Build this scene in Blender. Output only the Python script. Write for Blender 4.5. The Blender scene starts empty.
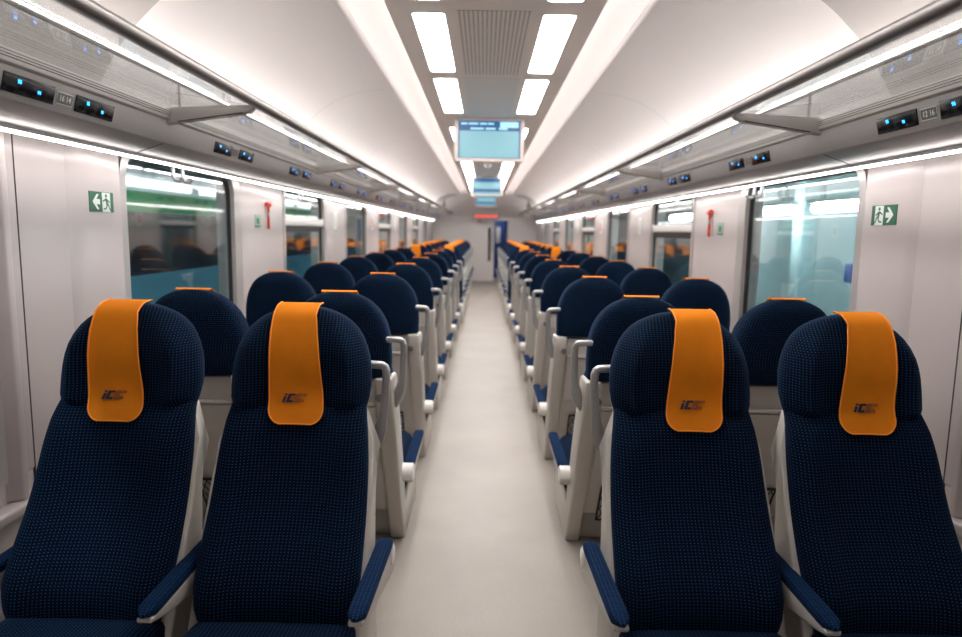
import bpy, bmesh, math, random
from mathutils import Vector, Matrix
random.seed(7)
COL = bpy.context.scene.collection
PI = math.pi

# ---------------------------------------------------------------- materials
def new_mat(name):
    m = bpy.data.materials.new(name); m.use_nodes = True
    nt = m.node_tree; b = nt.nodes['Principled BSDF']
    return m, nt, b

def mat(name, col, rough=0.5, metal=0.0, bump=0.0, bscale=60.0, var=0.0, vscale=4.0, spec=None, coat=0.0):
    m, nt, b = new_mat(name)
    b.inputs['Base Color'].default_value = (*col, 1)
    b.inputs['Roughness'].default_value = rough
    b.inputs['Metallic'].default_value = metal
    if spec is not None: b.inputs['Specular IOR Level'].default_value = spec
    if coat: b.inputs['Coat Weight'].default_value = coat; b.inputs['Coat Roughness'].default_value = 0.15
    tc = nt.nodes.new('ShaderNodeTexCoord')
    if var:
        n = nt.nodes.new('ShaderNodeTexNoise'); n.inputs['Scale'].default_value = vscale; n.inputs['Detail'].default_value = 4
        nt.links.new(tc.outputs['Object'], n.inputs['Vector'])
        mx = nt.nodes.new('ShaderNodeMix'); mx.data_type = 'RGBA'
        mx.inputs[6].default_value = (*[c*(1-var) for c in col], 1)
        mx.inputs[7].default_value = (*[min(1, c*(1+var)) for c in col], 1)
        nt.links.new(n.outputs['Fac'], mx.inputs[0]); nt.links.new(mx.outputs[2], b.inputs['Base Color'])
    if bump:
        n = nt.nodes.new('ShaderNodeTexNoise'); n.inputs['Scale'].default_value = bscale
        nt.links.new(tc.outputs['Object'], n.inputs['Vector'])
        bp = nt.nodes.new('ShaderNodeBump'); bp.inputs['Strength'].default_value = bump; bp.inputs['Distance'].default_value = 0.002
        nt.links.new(n.outputs['Fac'], bp.inputs['Height']); nt.links.new(bp.outputs[0], b.inputs['Normal'])
    return m

def emis(name, col, strength):
    m, nt, b = new_mat(name)
    b.inputs['Base Color'].default_value = (*[c*.1 for c in col], 1)
    b.inputs['Emission Color'].default_value = (*col, 1)
    b.inputs['Emission Strength'].default_value = strength
    return m

def glass_mat(name, ior=1.5, tint=(1, 1, 1), refl=1.0, dust=0.0):
    m = bpy.data.materials.new(name); m.use_nodes = True
    nt = m.node_tree; nt.nodes.clear()
    out = nt.nodes.new('ShaderNodeOutputMaterial'); tr = nt.nodes.new('ShaderNodeBsdfTransparent')
    gl = nt.nodes.new('ShaderNodeBsdfGlossy'); fr = nt.nodes.new('ShaderNodeFresnel'); mx = nt.nodes.new('ShaderNodeMixShader')
    tr.inputs[0].default_value = (*tint, 1); gl.inputs['Roughness'].default_value = 0.03
    gl.inputs['Color'].default_value = (refl, refl, refl, 1); 
    ge = nt.nodes.new('ShaderNodeNewGeometry'); mr = nt.nodes.new('ShaderNodeMapRange')
    mr.inputs['To Min'].default_value = ior; mr.inputs['To Max'].default_value = 1/ior      # same curve on both faces of the thin pane
    nt.links.new(ge.outputs['Backfacing'], mr.inputs['Value']); nt.links.new(mr.outputs[0], fr.inputs['IOR'])
    nt.links.new(fr.outputs[0], mx.inputs[0]); nt.links.new(tr.outputs[0], mx.inputs[1]); nt.links.new(gl.outputs[0], mx.inputs[2])
    last = mx
    if dust:
        df = nt.nodes.new('ShaderNodeBsdfDiffuse'); df.inputs[0].default_value = (.8, .78, .77, 1)
        m2 = nt.nodes.new('ShaderNodeMixShader'); m2.inputs[0].default_value = dust
        nt.links.new(mx.outputs[0], m2.inputs[1]); nt.links.new(df.outputs[0], m2.inputs[2]); last = m2
    nt.links.new(last.outputs[0], out.inputs[0])
    return m

def fabric_mat():
    m, nt, b = new_mat('navy_dotted_plush')
    N = nt.nodes; L = nt.links
    tc = N.new('ShaderNodeUVMap'); tc.uv_map = 'UVMap'
    sep = N.new('ShaderNodeSeparateXYZ'); L.new(tc.outputs[0], sep.inputs[0])
    def math_(op, a, bv=None):
        n = N.new('ShaderNodeMath'); n.operation = op
        for i, v in enumerate((a, bv)):
            if v is None: continue
            if isinstance(v, (int, float)): n.inputs[i].default_value = v
            else: L.new(v, n.inputs[i])
        return n.outputs[0]
    def cell(sock, step):
        f = math_('FRACT', math_('DIVIDE', sock, step)); return math_('ABSOLUTE', math_('SUBTRACT', f, 0.5))
    dx = cell(sep.outputs[0], 0.0099); dz = cell(sep.outputs[1], 0.0083)
    dot = math_('MULTIPLY', math_('LESS_THAN', dx, 0.13), math_('LESS_THAN', dz, 0.13))
    row = math_('LESS_THAN', cell(sep.outputs[1], 0.0332), 0.11)   # fainter rows of the weave
    noise = N.new('ShaderNodeTexNoise'); noise.inputs['Scale'].default_value = 9; L.new(tc.outputs[0], noise.inputs['Vector'])
    base = N.new('ShaderNodeMix'); base.data_type = 'RGBA'
    base.inputs[6].default_value = (.0007, .0028, .0105, 1); base.inputs[7].default_value = (.0012, .0048, .0172, 1)
    L.new(noise.outputs['Fac'], base.inputs[0])
    b2 = N.new('ShaderNodeMix'); b2.data_type = 'RGBA'; L.new(math_('MULTIPLY', row, 0.3), b2.inputs[0])
    L.new(base.outputs[2], b2.inputs[6]); b2.inputs[7].default_value = (.0006, .002, .007, 1)
    mx = N.new('ShaderNodeMix'); mx.data_type = 'RGBA'; L.new(dot, mx.inputs[0]); L.new(b2.outputs[2], mx.inputs[6])
    mx.inputs[7].default_value = (.020, .088, .20, 1)
    L.new(mx.outputs[2], b.inputs['Base Color'])
    b.inputs['Roughness'].default_value = 0.95; b.inputs['Specular IOR Level'].default_value = 0.1
    b.inputs['Sheen Weight'].default_value = 0.12; b.inputs['Sheen Roughness'].default_value = 0.4
    b.inputs['Sheen Tint'].default_value = (.10, .28, .75, 1)
    bp = N.new('ShaderNodeBump'); bp.inputs['Strength'].default_value = 0.25; bp.inputs['Distance'].default_value = 0.001
    L.new(dot, bp.inputs['Height']); L.new(bp.outputs[0], b.inputs['Normal'])
    return m

def armfabric():
    m = fabric_mat().copy(); m.name = 'armrest_blue_plush'
    for n in m.node_tree.nodes:
        if n.type == 'MIX' and abs(n.inputs[7].default_value[2]-.0172) < 1e-4:
            n.inputs[6].default_value = (.0018, .0095, .036, 1); n.inputs[7].default_value = (.0028, .014, .050, 1)
    return m

def perforated():
    m, nt, b = new_mat('perforated_ceiling_sheet'); N = nt.nodes; L = nt.links
    tc = N.new('ShaderNodeTexCoord'); sep = N.new('ShaderNodeSeparateXYZ'); L.new(tc.outputs['Object'], sep.inputs[0])
    outs = []
    for i, st in ((0, .0195), (1, .0260)):
        d = N.new('ShaderNodeMath'); d.operation = 'DIVIDE'; d.inputs[1].default_value = st; L.new(sep.outputs[i], d.inputs[0])
        f = N.new('ShaderNodeMath'); f.operation = 'FRACT'; L.new(d.outputs[0], f.inputs[0])
        s = N.new('ShaderNodeMath'); s.operation = 'SUBTRACT'; s.inputs[1].default_value = .5; L.new(f.outputs[0], s.inputs[0])
        p = N.new('ShaderNodeMath'); p.operation = 'POWER'; p.inputs[1].default_value = 2; 
        a = N.new('ShaderNodeMath'); a.operation = 'ABSOLUTE'; L.new(s.outputs[0], a.inputs[0]); L.new(a.outputs[0], p.inputs[0]); outs.append(p.outputs[0])
    ad = N.new('ShaderNodeMath'); L.new(outs[0], ad.inputs[0]); L.new(outs[1], ad.inputs[1])
    lt = N.new('ShaderNodeMath'); lt.operation = 'LESS_THAN'; lt.inputs[1].default_value = .07; L.new(ad.outputs[0], lt.inputs[0])
    mx = N.new('ShaderNodeMix'); mx.data_type = 'RGBA'; L.new(lt.outputs[0], mx.inputs[0])
    mx.inputs[6].default_value = (.74, .68, .64, 1); mx.inputs[7].default_value = (.14, .12, .11, 1)
    L.new(mx.outputs[2], b.inputs['Base Color']); b.inputs['Roughness'].default_value = .5
    return m

def floor_mat():
    m, nt, b = new_mat('speckled_beige_vinyl'); N = nt.nodes; L = nt.links
    tc = N.new('ShaderNodeTexCoord')
    v = N.new('ShaderNodeTexVoronoi'); v.inputs['Scale'].default_value = 110; L.new(tc.outputs['Object'], v.inputs['Vector'])
    r = N.new('ShaderNodeValToRGB'); r.color_ramp.elements[0].position = .06; r.color_ramp.elements[1].position = .16
    r.color_ramp.elements[0].color = (.56, .53, .50, 1); r.color_ramp.elements[1].color = (.365, .33, .295, 1)
    L.new(v.outputs['Distance'], r.inputs[0])
    n = N.new('ShaderNodeTexNoise'); n.inputs['Scale'].default_value = 2.2; n.inputs['Detail'].default_value = 6; L.new(tc.outputs['Object'], n.inputs['Vector'])
    mx = N.new('ShaderNodeMix'); mx.data_type = 'RGBA'; mx.blend_type = 'MULTIPLY'; mx.inputs[0].default_value = 1
    rr = N.new('ShaderNodeValToRGB'); rr.color_ramp.elements[0].color = (.86, .85, .84, 1); rr.color_ramp.elements[1].color = (1, 1, 1, 1)
    rr.color_ramp.elements[0].position = .3; rr.color_ramp.elements[1].position = .7
    L.new(n.outputs['Fac'], rr.inputs[0]); L.new(r.outputs[0], mx.inputs[6]); L.new(rr.outputs[0], mx.inputs[7]); L.new(mx.outputs[2], b.inputs['Base Color'])
    b.inputs['Roughness'].default_value = .42; b.inputs['Specular IOR Level'].default_value = .4
    return m

M = dict(
    fabric=fabric_mat(), armfab=armfabric(),
    shell=mat('warm_white_shell_plastic', (.54, .505, .465), .42, var=.03),
    handle=mat('silver_painted_metal', (.40, .40, .41), .34, .5),
    orange=mat('orange_felt', (.68, .20, .010), .95, var=.10, vscale=22, bump=.5, bscale=500, spec=.1),
    piping=mat('bright_orange_piping', (.85, .25, .012), .7),
    navy_ink=mat('navy_print', (.006, .010, .045), .6),
    wall=mat('pinkish_white_wall_laminate', (.51, .45, .445), .38, var=.015, coat=.15),
    vault=mat('white_vault_panel', (.93, .88, .87), .45),
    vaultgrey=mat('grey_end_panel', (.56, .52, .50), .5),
    ceil=mat('taupe_ceiling_panel', (.74, .68, .64), .5),
    ceilblue=mat('cool_grey_ceiling_panel', (.66, .63, .61), .45),
    perf=perforated(), floor=floor_mat(),
    metal=mat('satin_soffit_metal', (.34, .315, .31), .34, .6),
    rail=mat('grey_rack_tube', (.20, .18, .175), .36, .5),
    duct=mat('grey_service_panel', (.34, .32, .312), .42, .2),
    bracket=mat('grey_cast_bracket', (.52, .49, .47), .4, .3),
    frame=mat('brushed_window_frame', (.50, .47, .46), .35, .4),
    gasket=mat('black_rubber', (.008, .008, .009), .5),
    black=mat('black_display_glass', (.006, .006, .007), .12),
    darkgap=mat('dark_seam', (.06, .05, .05), .8),
    white=mat('white_plastic', (.80, .77, .75), .35),
    green=mat('exit_sign_green', (.012, .13, .065), .4),
    signwhite=mat('exit_sign_white', (.78, .84, .80), .4),
    palegreen=mat('pale_green_sticker', (.30, .45, .36), .5),
    red=mat('red_painted_metal', (.62, .06, .04), .4),
    blue=mat('blue_vestibule_wall', (.012, .045, .20), .5),
    bluegrey=mat('pale_vestibule_panel', (.50, .49, .48), .5),
    net=mat('black_elastic_net', (.015, .014, .013), .8),
    bezel=mat('beige_screen_bezel', (.60, .52, .48), .45),
    glass=glass_mat('window_glass', 1.55, (.90, .97, .97)),
    rackglass=glass_mat('rack_shelf_glass', 1.55, (.93, .95, .95), .92, .10),
    lightpanel=emis('luminaire_diffuser', (1.0, .965, .93), 12),
    led=emis('led_strip', (1.0, .96, .93), 8.5),
    cove=emis('cove_tube', (1.0, .95, .92), 3.8),
    scr=emis('screen_pale_cyan', (.27, .56, .64), .46),
    scrnavy=emis('screen_navy', (.01, .06, .16), .9),
    scrtxt=emis('screen_text', (.30, .55, .70), .9),
    digit=emis('blue_led_digits', (.02, .30, 1.0), 2.2),
    redled=emis('red_led_text', (1.0, .12, .10), .9),
    orangeled=emis('orange_led_digits', (1.0, .25, .06), 1.5),
    streakglow=emis('train_streak_glow', (.85, 1.0, 1.0), 1.6),  # glow put on the train side as a streak of light
    # outside
    teal=mat('teal_station_wall', (.10, .24, .28), .6, var=.2, vscale=1.5),
    palewall=mat('pale_teal_tile_wall', (.34, .43, .45), .6, var=.15, vscale=1.2),
    steel_blue=mat('blue_train_paint', (.09, .26, .36), .3),
    darkband=mat('dark_train_window_band', (.012, .013, .015), .12),
    trgreen=mat('green_train_stripe', (.03, .30, .09), .4),
    trwhite=mat('white_train_paint', (.75, .80, .82), .3),
    platform=mat('concrete_platform', (.30, .33, .33), .8, var=.15),
    tube=emis('platform_fluorescent', (.88, 1.0, 1.0), 30.0),
    uplight=emis('rack_uplight', (1.0, .95, .92), 7.8),
)

# ---------------------------------------------------------------- mesh helpers
class MB:
    def __init__(s): s.bm = bmesh.new(); s.uv = s.bm.loops.layers.uv.new('UVMap')
    def loft(s, rings, closed=True, caps=True):
        vs = [[s.bm.verts.new(p) for p in r] for r in rings]
        n = len(rings[0])
        us = []
        for r in rings:
            a = [0.0]
            for i in range(n): a.append(a[-1] + (Vector(r[(i+1) % n]) - Vector(r[i])).length)
            us.append(a)
        mid = n//2; vv = [0.0]
        for k in range(1, len(rings)): vv.append(vv[-1] + (Vector(rings[k][mid]) - Vector(rings[k-1][mid])).length)
        m = n if closed else n-1
        c = [a[n//4] for a in us]
        for k in range(len(rings)-1):
            for i in range(m):
                j = (i+1) % n
                try: f = s.bm.faces.new((vs[k][i], vs[k][j], vs[k+1][j], vs[k+1][i]))
                except ValueError: continue
                uvs = ((us[k][i]-c[k], vv[k]), (us[k][i+1]-c[k], vv[k]), (us[k+1][i+1]-c[k+1], vv[k+1]), (us[k+1][i]-c[k+1], vv[k+1]))
                for l, q in zip(f.loops, uvs): l[s.uv].uv = q
        if caps and closed:
            for r, rev in ((vs[0], True), (vs[-1], False)):
                f = s.bm.faces.new(r[::-1] if rev else r)
                for l in f.loops: l[s.uv].uv = (l.vert.co.x, l.vert.co.y)
        return vs
    def box(s, x0, x1, y0, y1, z0, z1):
        if x0 > x1: x0, x1 = x1, x0
        if y0 > y1: y0, y1 = y1, y0
        r = [[(x0, y0, z), (x1, y0, z), (x1, y1, z), (x0, y1, z)] for z in (z0, z1)]
        return s.loft(r)
    def prism(s, pts, axis, a, b):
        """extrude polygon pts (2-D) along axis from a to b."""
        def P(p, t):
            return {'x': (t, p[0], p[1]), 'y': (p[0], t, p[1]), 'z': (p[0], p[1], t)}[axis]
        return s.loft([[P(p, a) for p in pts], [P(p, b) for p in pts]])
    def tube(s, path, r, n=10, closed=False, flat=1.0, radii=None):
        pts = [Vector(p) for p in path]; rings = []; N = len(pts)
        up = None
        for i, p in enumerate(pts):
            if closed: t = pts[(i+1) % N] - pts[i-1]
            else: t = pts[min(i+1, N-1)] - pts[max(i-1, 0)]
            t.normalize()
            if up is None:
                up = t.orthogonal().normalized()
            up = (up - t*up.dot(t)).normalized(); sd = t.cross(up)
            rr = radii[i] if radii else r
            rings.append([tuple(p + up*math.cos(a)*rr + sd*math.sin(a)*rr*flat) for a in [2*PI*k/n for k in range(n)]])
        if closed: rings.append(rings[0])
        s.loft(rings, caps=not closed)
        return s
    def cyl(s, c, r, h, axis='x', n=20, r2=None):
        rings = []
        for t in (-h/2, h/2):
            rr = r if t < 0 or r2 is None else r2
            ring = []
            for k in range(n):
                a = 2*PI*k/n; u, v = rr*math.cos(a), rr*math.sin(a)
                o = {'x': (t, u, v), 'y': (u, t, v), 'z': (u, v, t)}[axis]
                ring.append((c[0]+o[0], c[1]+o[1], c[2]+o[2]))
            rings.append(ring)
        s.loft(rings); return s
    def mesh(s, name, m, smooth=True, bevel=0, mapf=None, weld=True):
        if weld: bmesh.ops.remove_doubles(s.bm, verts=s.bm.verts, dist=1e-6)
        bmesh.ops.recalc_face_normals(s.bm, faces=s.bm.faces)
        if bevel:
            es = [e for e in s.bm.edges if len(e.link_faces) == 2 and e.calc_face_angle(0) > math.radians(40)]
            if es: bmesh.ops.bevel(s.bm, geom=es, offset=bevel, segments=3, profile=.5, affect='EDGES', clamp_overlap=True)
        if mapf:
            for v in s.bm.verts: v.co = mapf(v.co)
            bmesh.ops.recalc_face_normals(s.bm, faces=s.bm.faces)
        me = bpy.data.meshes.new(name); s.bm.to_mesh(me); s.bm.free()
        me.materials.append(m)
        if smooth:
            for p in me.polygons: p.use_smooth = True
            me.set_sharp_from_angle(angle=math.radians(42))
        return me

def obj(name, me, parent=None, loc=(0, 0, 0), rz=0):
    o = bpy.data.objects.new(name, me); COL.objects.link(o); o.location = loc; o.rotation_euler[2] = rz
    if parent is not None: o.parent = parent
    return o
def build(name, mb, m, parent=None, bevel=0, smooth=True, mapf=None):
    return obj(name, mb.mesh(name, m, smooth, bevel, mapf), parent)
def empty(name, loc=(0, 0, 0)):
    o = bpy.data.objects.new(name, None); COL.objects.link(o); o.location = loc; o.empty_display_size = .1; return o
def tag(o, label=None, cat=None, group=None, kind=None):
    for k, v in (('label', label), ('category', cat), ('group', group), ('kind', kind)):
        if v: o[k] = v
    return o
def struct(name, mb, m, parent=None, **k):
    o = build(name, mb, m, parent, **k)
    if parent is None: o['kind'] = 'structure'
    return o
def copy_tree(o, parent=None):
    c = o.copy(); COL.objects.link(c); c.parent = parent
    for ch in list(o.children): copy_tree(ch, c)
    return c
def text_mesh(name, txt, size, m, shear=0.0, bold=0.0, extrude=.0004):
    cu = bpy.data.curves.new(name, 'FONT'); cu.body = txt; cu.size = size; cu.align_x = 'CENTER'; cu.align_y = 'CENTER'
    cu.shear = shear; cu.offset = bold; cu.extrude = extrude; cu.resolution_u = 3
    t = bpy.data.objects.new(name, cu); COL.objects.link(t)
    bpy.context.view_layer.update()
    me = bpy.data.meshes.new_from_object(t.evaluated_get(bpy.context.evaluated_depsgraph_get()))
    bpy.data.objects.remove(t); bpy.data.curves.remove(cu)
    me.materials.clear(); me.materials.append(m); me.name = name
    return me
def interp(tab, z):
    """smooth interpolation of a (z, value) table sorted by z."""
    if z <= tab[0][0]: return tab[0][1]
    if z >= tab[-1][0]: return tab[-1][1]
    for i in range(len(tab)-1):
        if tab[i][0] <= z <= tab[i+1][0]:
            z0, v0 = tab[i]; z1, v1 = tab[i+1]
            def slope(k):
                if k <= 0 or k >= len(tab)-1:
                    a, b = (0, 1) if k <= 0 else (len(tab)-2, len(tab)-1)
                else: a, b = k-1, k+1
                return (tab[b][1]-tab[a][1])/(tab[b][0]-tab[a][0])
            h = z1-z0; t = (z-z0)/h
            return (2*t**3-3*t**2+1)*v0 + (t**3-2*t**2+t)*h*slope(i) + (-2*t**3+3*t**2)*v1 + (t**3-t**2)*h*slope(i+1)

# ---------------------------------------------------------------- seats
# u = distance forward from the seat's rearmost plane; z = height
HEADA = [(.815, .185), (.88, .187), (.94, .183), (1.0, .170), (1.05, .146), (1.085, .115), (1.105, .082), (1.115, .056), (1.12, .030)]
HEADW = [(.815, .176), (.825, .184), (.84, .190), (.88, .195), (.94, .193), (1.0, .180), (1.05, .156), (1.085, .122), (1.105, .086), (1.115, .058), (1.12, .030)]
SPEC = {
 'F': dict(  # rows that face the camera
    rear=[(0, .19), (.4, .19), (.65, .17), (.80, .09), (.95, .015), (1.12, 0)],
    front=[(.36, .42), (.42, .405), (.6, .28), (.80, .195), (.86, .165), (1.0, .145), (1.10, .095), (1.12, .08)],
    backw=[(.285, .14), (.30, .175), (.33, .200), (.40, .212), (.47, .214), (.61, .212), (.73, .205), (.835, .190)],
    seat=(.36, .82, .338, .23), armz=.445, arm=(.15, .56), hubz=.405, ped=(.19, .76), sidex=.220),
 'A': dict(  # rows that face away
    rear=[(0, .395), (.35, .195), (.45, .15), (.60, .08), (.70, .035), (.80, .01), (.95, 0), (1.12, .0)],
    front=[(.30, .42), (.40, .38), (.6, .27), (.80, .18), (.86, .165), (1.0, .15), (1.10, .09), (1.12, .07)],
    backw=[(.28, .15), (.30, .18), (.33, .19), (.47, .200), (.61, .200), (.73, .19), (.835, .178)],
    seat=(.36, .82, .345, .16), armz=.350, arm=(.33, .84), hubz=.325, ped=(.40, .84), sidex=.202),
}
def se(c, e):
    return math.copysign(abs(c)**(2/e), c)
def ring(w, ur, uf, z, n=44, e=3.2, bump=None):
    """closed superellipse section; front (large u) may carry a bump(s)"""
    out = []; mid = (ur+uf)/2; h = (uf-ur)/2
    for k in range(n):
        a = 2*PI*k/n
        x = w*se(math.cos(a), e); v = se(math.sin(a), e)
        y = mid + h*v
        if bump and v > 0: y += bump(x/w if w else 0, z)*min(1, v*1.3)
        out.append((x, y, z))
    return out
def head_bump(s, z):
    k = max(0.0, min(1.0, (1.10-z)/.10)) * max(0, min(1, (z-.80)/.05))
    return k*(.036*math.exp(-((abs(s)-.74)/.20)**2) - .006)
def back_bump(s, z):
    k = max(0.0, min(1.0, (.84-z)/.12))
    return k*(.020*math.exp(-((abs(s)-.78)/.22)**2) - .004*math.exp(-(s/.3)**2))

def make_seat(kind, role, side):
    """side: +1 when the aisle lies on the seat's own +x (after mapping to world), -1 otherwise"""
    S = SPEC[kind]
    R = lambda z: interp(S['rear'], z); Fr = lambda z: interp(S['front'], z)
    # world mapping: A looks along +y, F along -y.  x stays in world sense.
    sq = lambda z: z if z < .82 else .82+(z-.82)*.945
    mp = (lambda c: Vector((c.x, c.y, sq(c.z)))) if kind == 'A' else (lambda c: Vector((c.x, -c.y, sq(c.z))))
    P = lambda name, mb, m, par, **k: build(name, mb, m, par, mapf=mp, **k)
    root = empty('train_seat')
    # headrest
    b = MB(); rings = []
    for z in [.815, .822, .832, .85, .88, .91, .94, .97, 1.0, 1.03, 1.055, 1.075, 1.09, 1.10, 1.108, 1.114, 1.118, 1.120]:
        w = interp(HEADW, z)*1.03 if kind == 'F' else interp(HEADA, z); f = Fr(z); r = R(z)
        if z < .85: f -= (.85-z)*.6; r += (.85-z)*.2
        t = max(0, (z-1.06)/.06)
        r2 = r + .030*t*t
        if kind == 'A' and z < .915: z -= .022*(.915-z)/.1
        rings.append(ring(w, r2, f, z, e=2.7 if kind == 'F' else 3.6, bump=head_bump))
    b.loft(rings)
    P('headrest', b, M['fabric'], root)
    # back cushion
    b = MB(); rings = []
    for z, w in [(S['backw'][0][0]+i*(.842-S['backw'][0][0])/22, None) for i in range(23)]:
        w = interp(S['backw'], z); f = Fr(z)
        if z > .80: f -= (z-.80)*.35
        z0 = S['backw'][0][0]
        if z < z0+.05: f -= (z0+.05-z)*.5
        rings.append(ring(w, f-.085, f, z, e=4, bump=back_bump))
    b.loft(rings)
    P('backrest', b, M['fabric'], root)
    # centre shell behind the cushion
    b = MB(); rings = []
    top = .782 if kind == 'A' else .82
    for i in range(16):
        z = .16 + (top-.16)*i/15
        w = .185 if kind == 'A' else min(.186, interp(HEADW, max(z, .84)) - .01)
        r = R(z) + (.022 if z < top-.02 else .028); f = max(r+.03, Fr(z)-.07)
        rings.append(ring(w-.002, r, f, z, n=32, e=8))
    b.loft(rings)
    P('back_shell', b, M['shell'], root)
    # side panels down to the floor
    s0, s1, stop, sbot = S['seat']
    p0, p1 = S['ped']
    zs = [0, .1, .2, .3, .4, .5, .6, .66, .72, .76, top+.01]
    prof = [(R(z), z) for z in zs]
    if kind == 'A':
        front = [(.165, top+.005), (.20, .70), (.26, .55), (.35, .35), (.43, .155), (.52, .20), (p1-.05, .185), (p1, .15), (p1, 0)]
    else:
        front = [(.125, top), (.17, .74), (.24, .60), (.34, .42), (.42, .26), (.60, .20), (p1, .18), (p1, 0)]
    poly = prof + front
    for sx in (-1, 1):
        b = MB(); x1 = S['sidex']*sx; x0 = (S['sidex']-(.034 if kind == 'F' else .062))*sx
        n = len(poly)
        # taper inwards at the top so the flank narrows into the headrest
        def X(x, z): return x*((1 - .04*max(0, (z-.55)/.3)) if kind == 'A' else (1.0 + .03*min(1, max(0, (.78-z)/.1)) - .16*max(0, (z-.74)/.08)))
        b.loft([[(X(x0, p[1]), p[0], p[1]) for p in poly], [(X(x1, p[1]), p[0], p[1]) for p in poly]])
        P('side_panel', b, M['shell'], root, bevel=.009)
    b = MB(); b.box(-.165, .165, p0+.03, p1-.01, .0, sbot+.02)
    P('pedestal', b, M['shell'], root, bevel=.012)
    # seat cushion
    b = MB(); rings = []
    for i in range(15):
        t = i/14; u = s0 + (s1-s0)*t
        edge = min(1, math.sqrt(max(0, 1-((t-.5)/.5)**6))+.02)
        zt = stop + .02*t - .03*(1-edge); zb = sbot + (.03*t) + .05*(1-edge)*(t > .5)
        w = (.215 if kind == 'F' else .207)*(.86+.14*edge)
        mid = (zt+zb)/2; h = (zt-zb)/2
        r = []
        for k in range(36):
            a = 2*PI*k/36; c_, s_ = se(math.cos(a), 3.6), se(math.sin(a), 3.6)
            dz = .012*math.exp(-((abs(c_)-.75)/.2)**2) if s_ > 0 else 0
            r.append((w*c_, u, mid+h*s_+dz))
        rings.append(r)
    b.loft(rings)
    P('seat_cushion', b, M['fabric'], root)
    # armrests
    def armrest(xc):
        u0, u1 = S['arm']; z = S['armz']; w = .0215
        b = MB(); rings = []
        for i in range(9):
            t = i/8; u = u0+(u1-u0)*t
            xo = xc; xc_ = xc-(.014*t*(1 if xc > 0 else -1) if kind == 'F' and abs(xc) > .2516 else 0)
            d = (.075*(1-t)**.8+.012) if kind == 'F' else (.045*(1-t)+.012)
            ww = w*(1 if i < 8 else .9)*.98
            rings.append([(xc_-ww, u, z-.016), (xc_+ww, u, z-.016), (xc_+ww*.93, u, z-.016-d), (xc_-ww*.93, u, z-.016-d)])
        b.loft(rings)
        a = P('armrest', b, M['shell'], root, bevel=.005)
        b = MB(); rings = []
        for i in range(17):
            t = i/16; u = u0+.004+(u1-u0+.004)*t
            e = min(1, .35+math.sqrt(max(0, 1-(abs(t-.5)/.5)**18))*.65)
            r = []
            for k in range(20):
                an = 2*PI*k/20
                xc_ = xc-(.014*t*(1 if xc > 0 else -1) if kind == 'F' and abs(xc) > .2516 else 0)
                r.append((xc_+w*e*1.06*se(math.cos(an), 4), u, z-.006+.014*e*se(math.sin(an), 3.5)))
            rings.append(r)
        b.loft(rings)
        P('armrest_pad', b, M['armfab'], a)
        b = MB(); hu = u0 if kind == 'A' else u0+.03
        hr = .036 if kind == 'A' else .03
        rr = []
        for t, q in ((-.024, .86), (-.021, 1), (.021, 1), (.024, .86)):
            rr.append([(xc+t, hu+hr*q*math.cos(2*PI*k/24), S['hubz']+hr*q*math.sin(2*PI*k/24)) for k in range(24)])
        b.loft(rr)
        inner = -1 if xc > 0 else 1
        b.cyl((xc+inner*.026, hu, S['hubz']), hr*.7, .03, 'x')
        P('pivot_hub', b, M['white'], a)
    ax = .253 if kind == 'F' else .222
    if role == 'aisle':
        armrest(side*ax)
        armrest(-side*(.250 if kind == 'F' else .262))
    else:
        armrest(-side*(.250 if kind == 'F' else .226))
    # grab handle on the aisle shoulder
    if role == 'aisle':
        s = side; uh = .045
        b = MB()
        path = [(.165, .938), (.19, .938), (.212, .937), (.224, .936), (.232, .930), (.236, .918), (.236, .885), (.234, .85), (.231, .81), (.226, .77), (.219, .735), (.211, .70), (.203, .665)]
        wid = [.0115]*6+[.0115, .0120, .0125, .014, .019, .018, .004]
        rings = []
        for i, (x, z) in enumerate(path):
            a = path[max(0, i-1)]; c = path[min(len(path)-1, i+1)]
            t = Vector((c[0]-a[0], c[1]-a[1])).normalized(); nrm = Vector((-t.y, t.x))
            uu = uh + (0 if kind == 'F' else max(0, (.93-z))*.22)
            rings.append([(s*(x+nrm.x*wid[i]*se(math.cos(q), 3.4)), uu+.014*se(math.sin(q), 3.4), z+nrm.y*wid[i]*se(math.cos(q), 3.4)) for q in [2*PI*k/16 for k in range(16)]])
        b.loft(rings)
        tag(P('grab_handle', b, M['handle'], root), 'silver metal grab handle')
    # rear details
    if kind == 'A':
        b = MB(); rings = []
        for i in range(9):
            z = .415+(.672-.415)*i/8; r = R(z)+.013
            rings.append([(-.128, r, z), (.128, r, z), (.128, r+.012, z), (-.128, r+.012, z)])
        b.loft(rings)
        tb = P('folding_table', b, M['shell'], root, bevel=.004)
        b = MB(); b.box(-.128, .128, R(.675)+.004, R(.675)+.03, .678, .690)
        P('table_ledge', b, M['shell'], root, bevel=.003)
        b = MB(); b.cyl((side*.150, R(.715)+.004, .715), .015, .02, 'y'); b.cyl((side*.150, R(.715)-.008, .715), .008, .01, 'y')
        P('coat_knob', b, M['rail'], root)
        b = MB()
        zt, zb = .32, .13
        q = lambda x, z: (x, R(z)+.006, z)
        b.tube([q(-.085, zt), q(.085, zt)], .006, 6); b.tube([q(-.085, zb), q(.085, zb)], .004, 6)
        b.tube([q(-.085, zb), q(-.085, (zb+zt)/2), q(-.085, zt)], .004, 6); b.tube([q(.085, zb), q(.085, (zb+zt)/2), q(.085, zt)], .004, 6)
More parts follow.
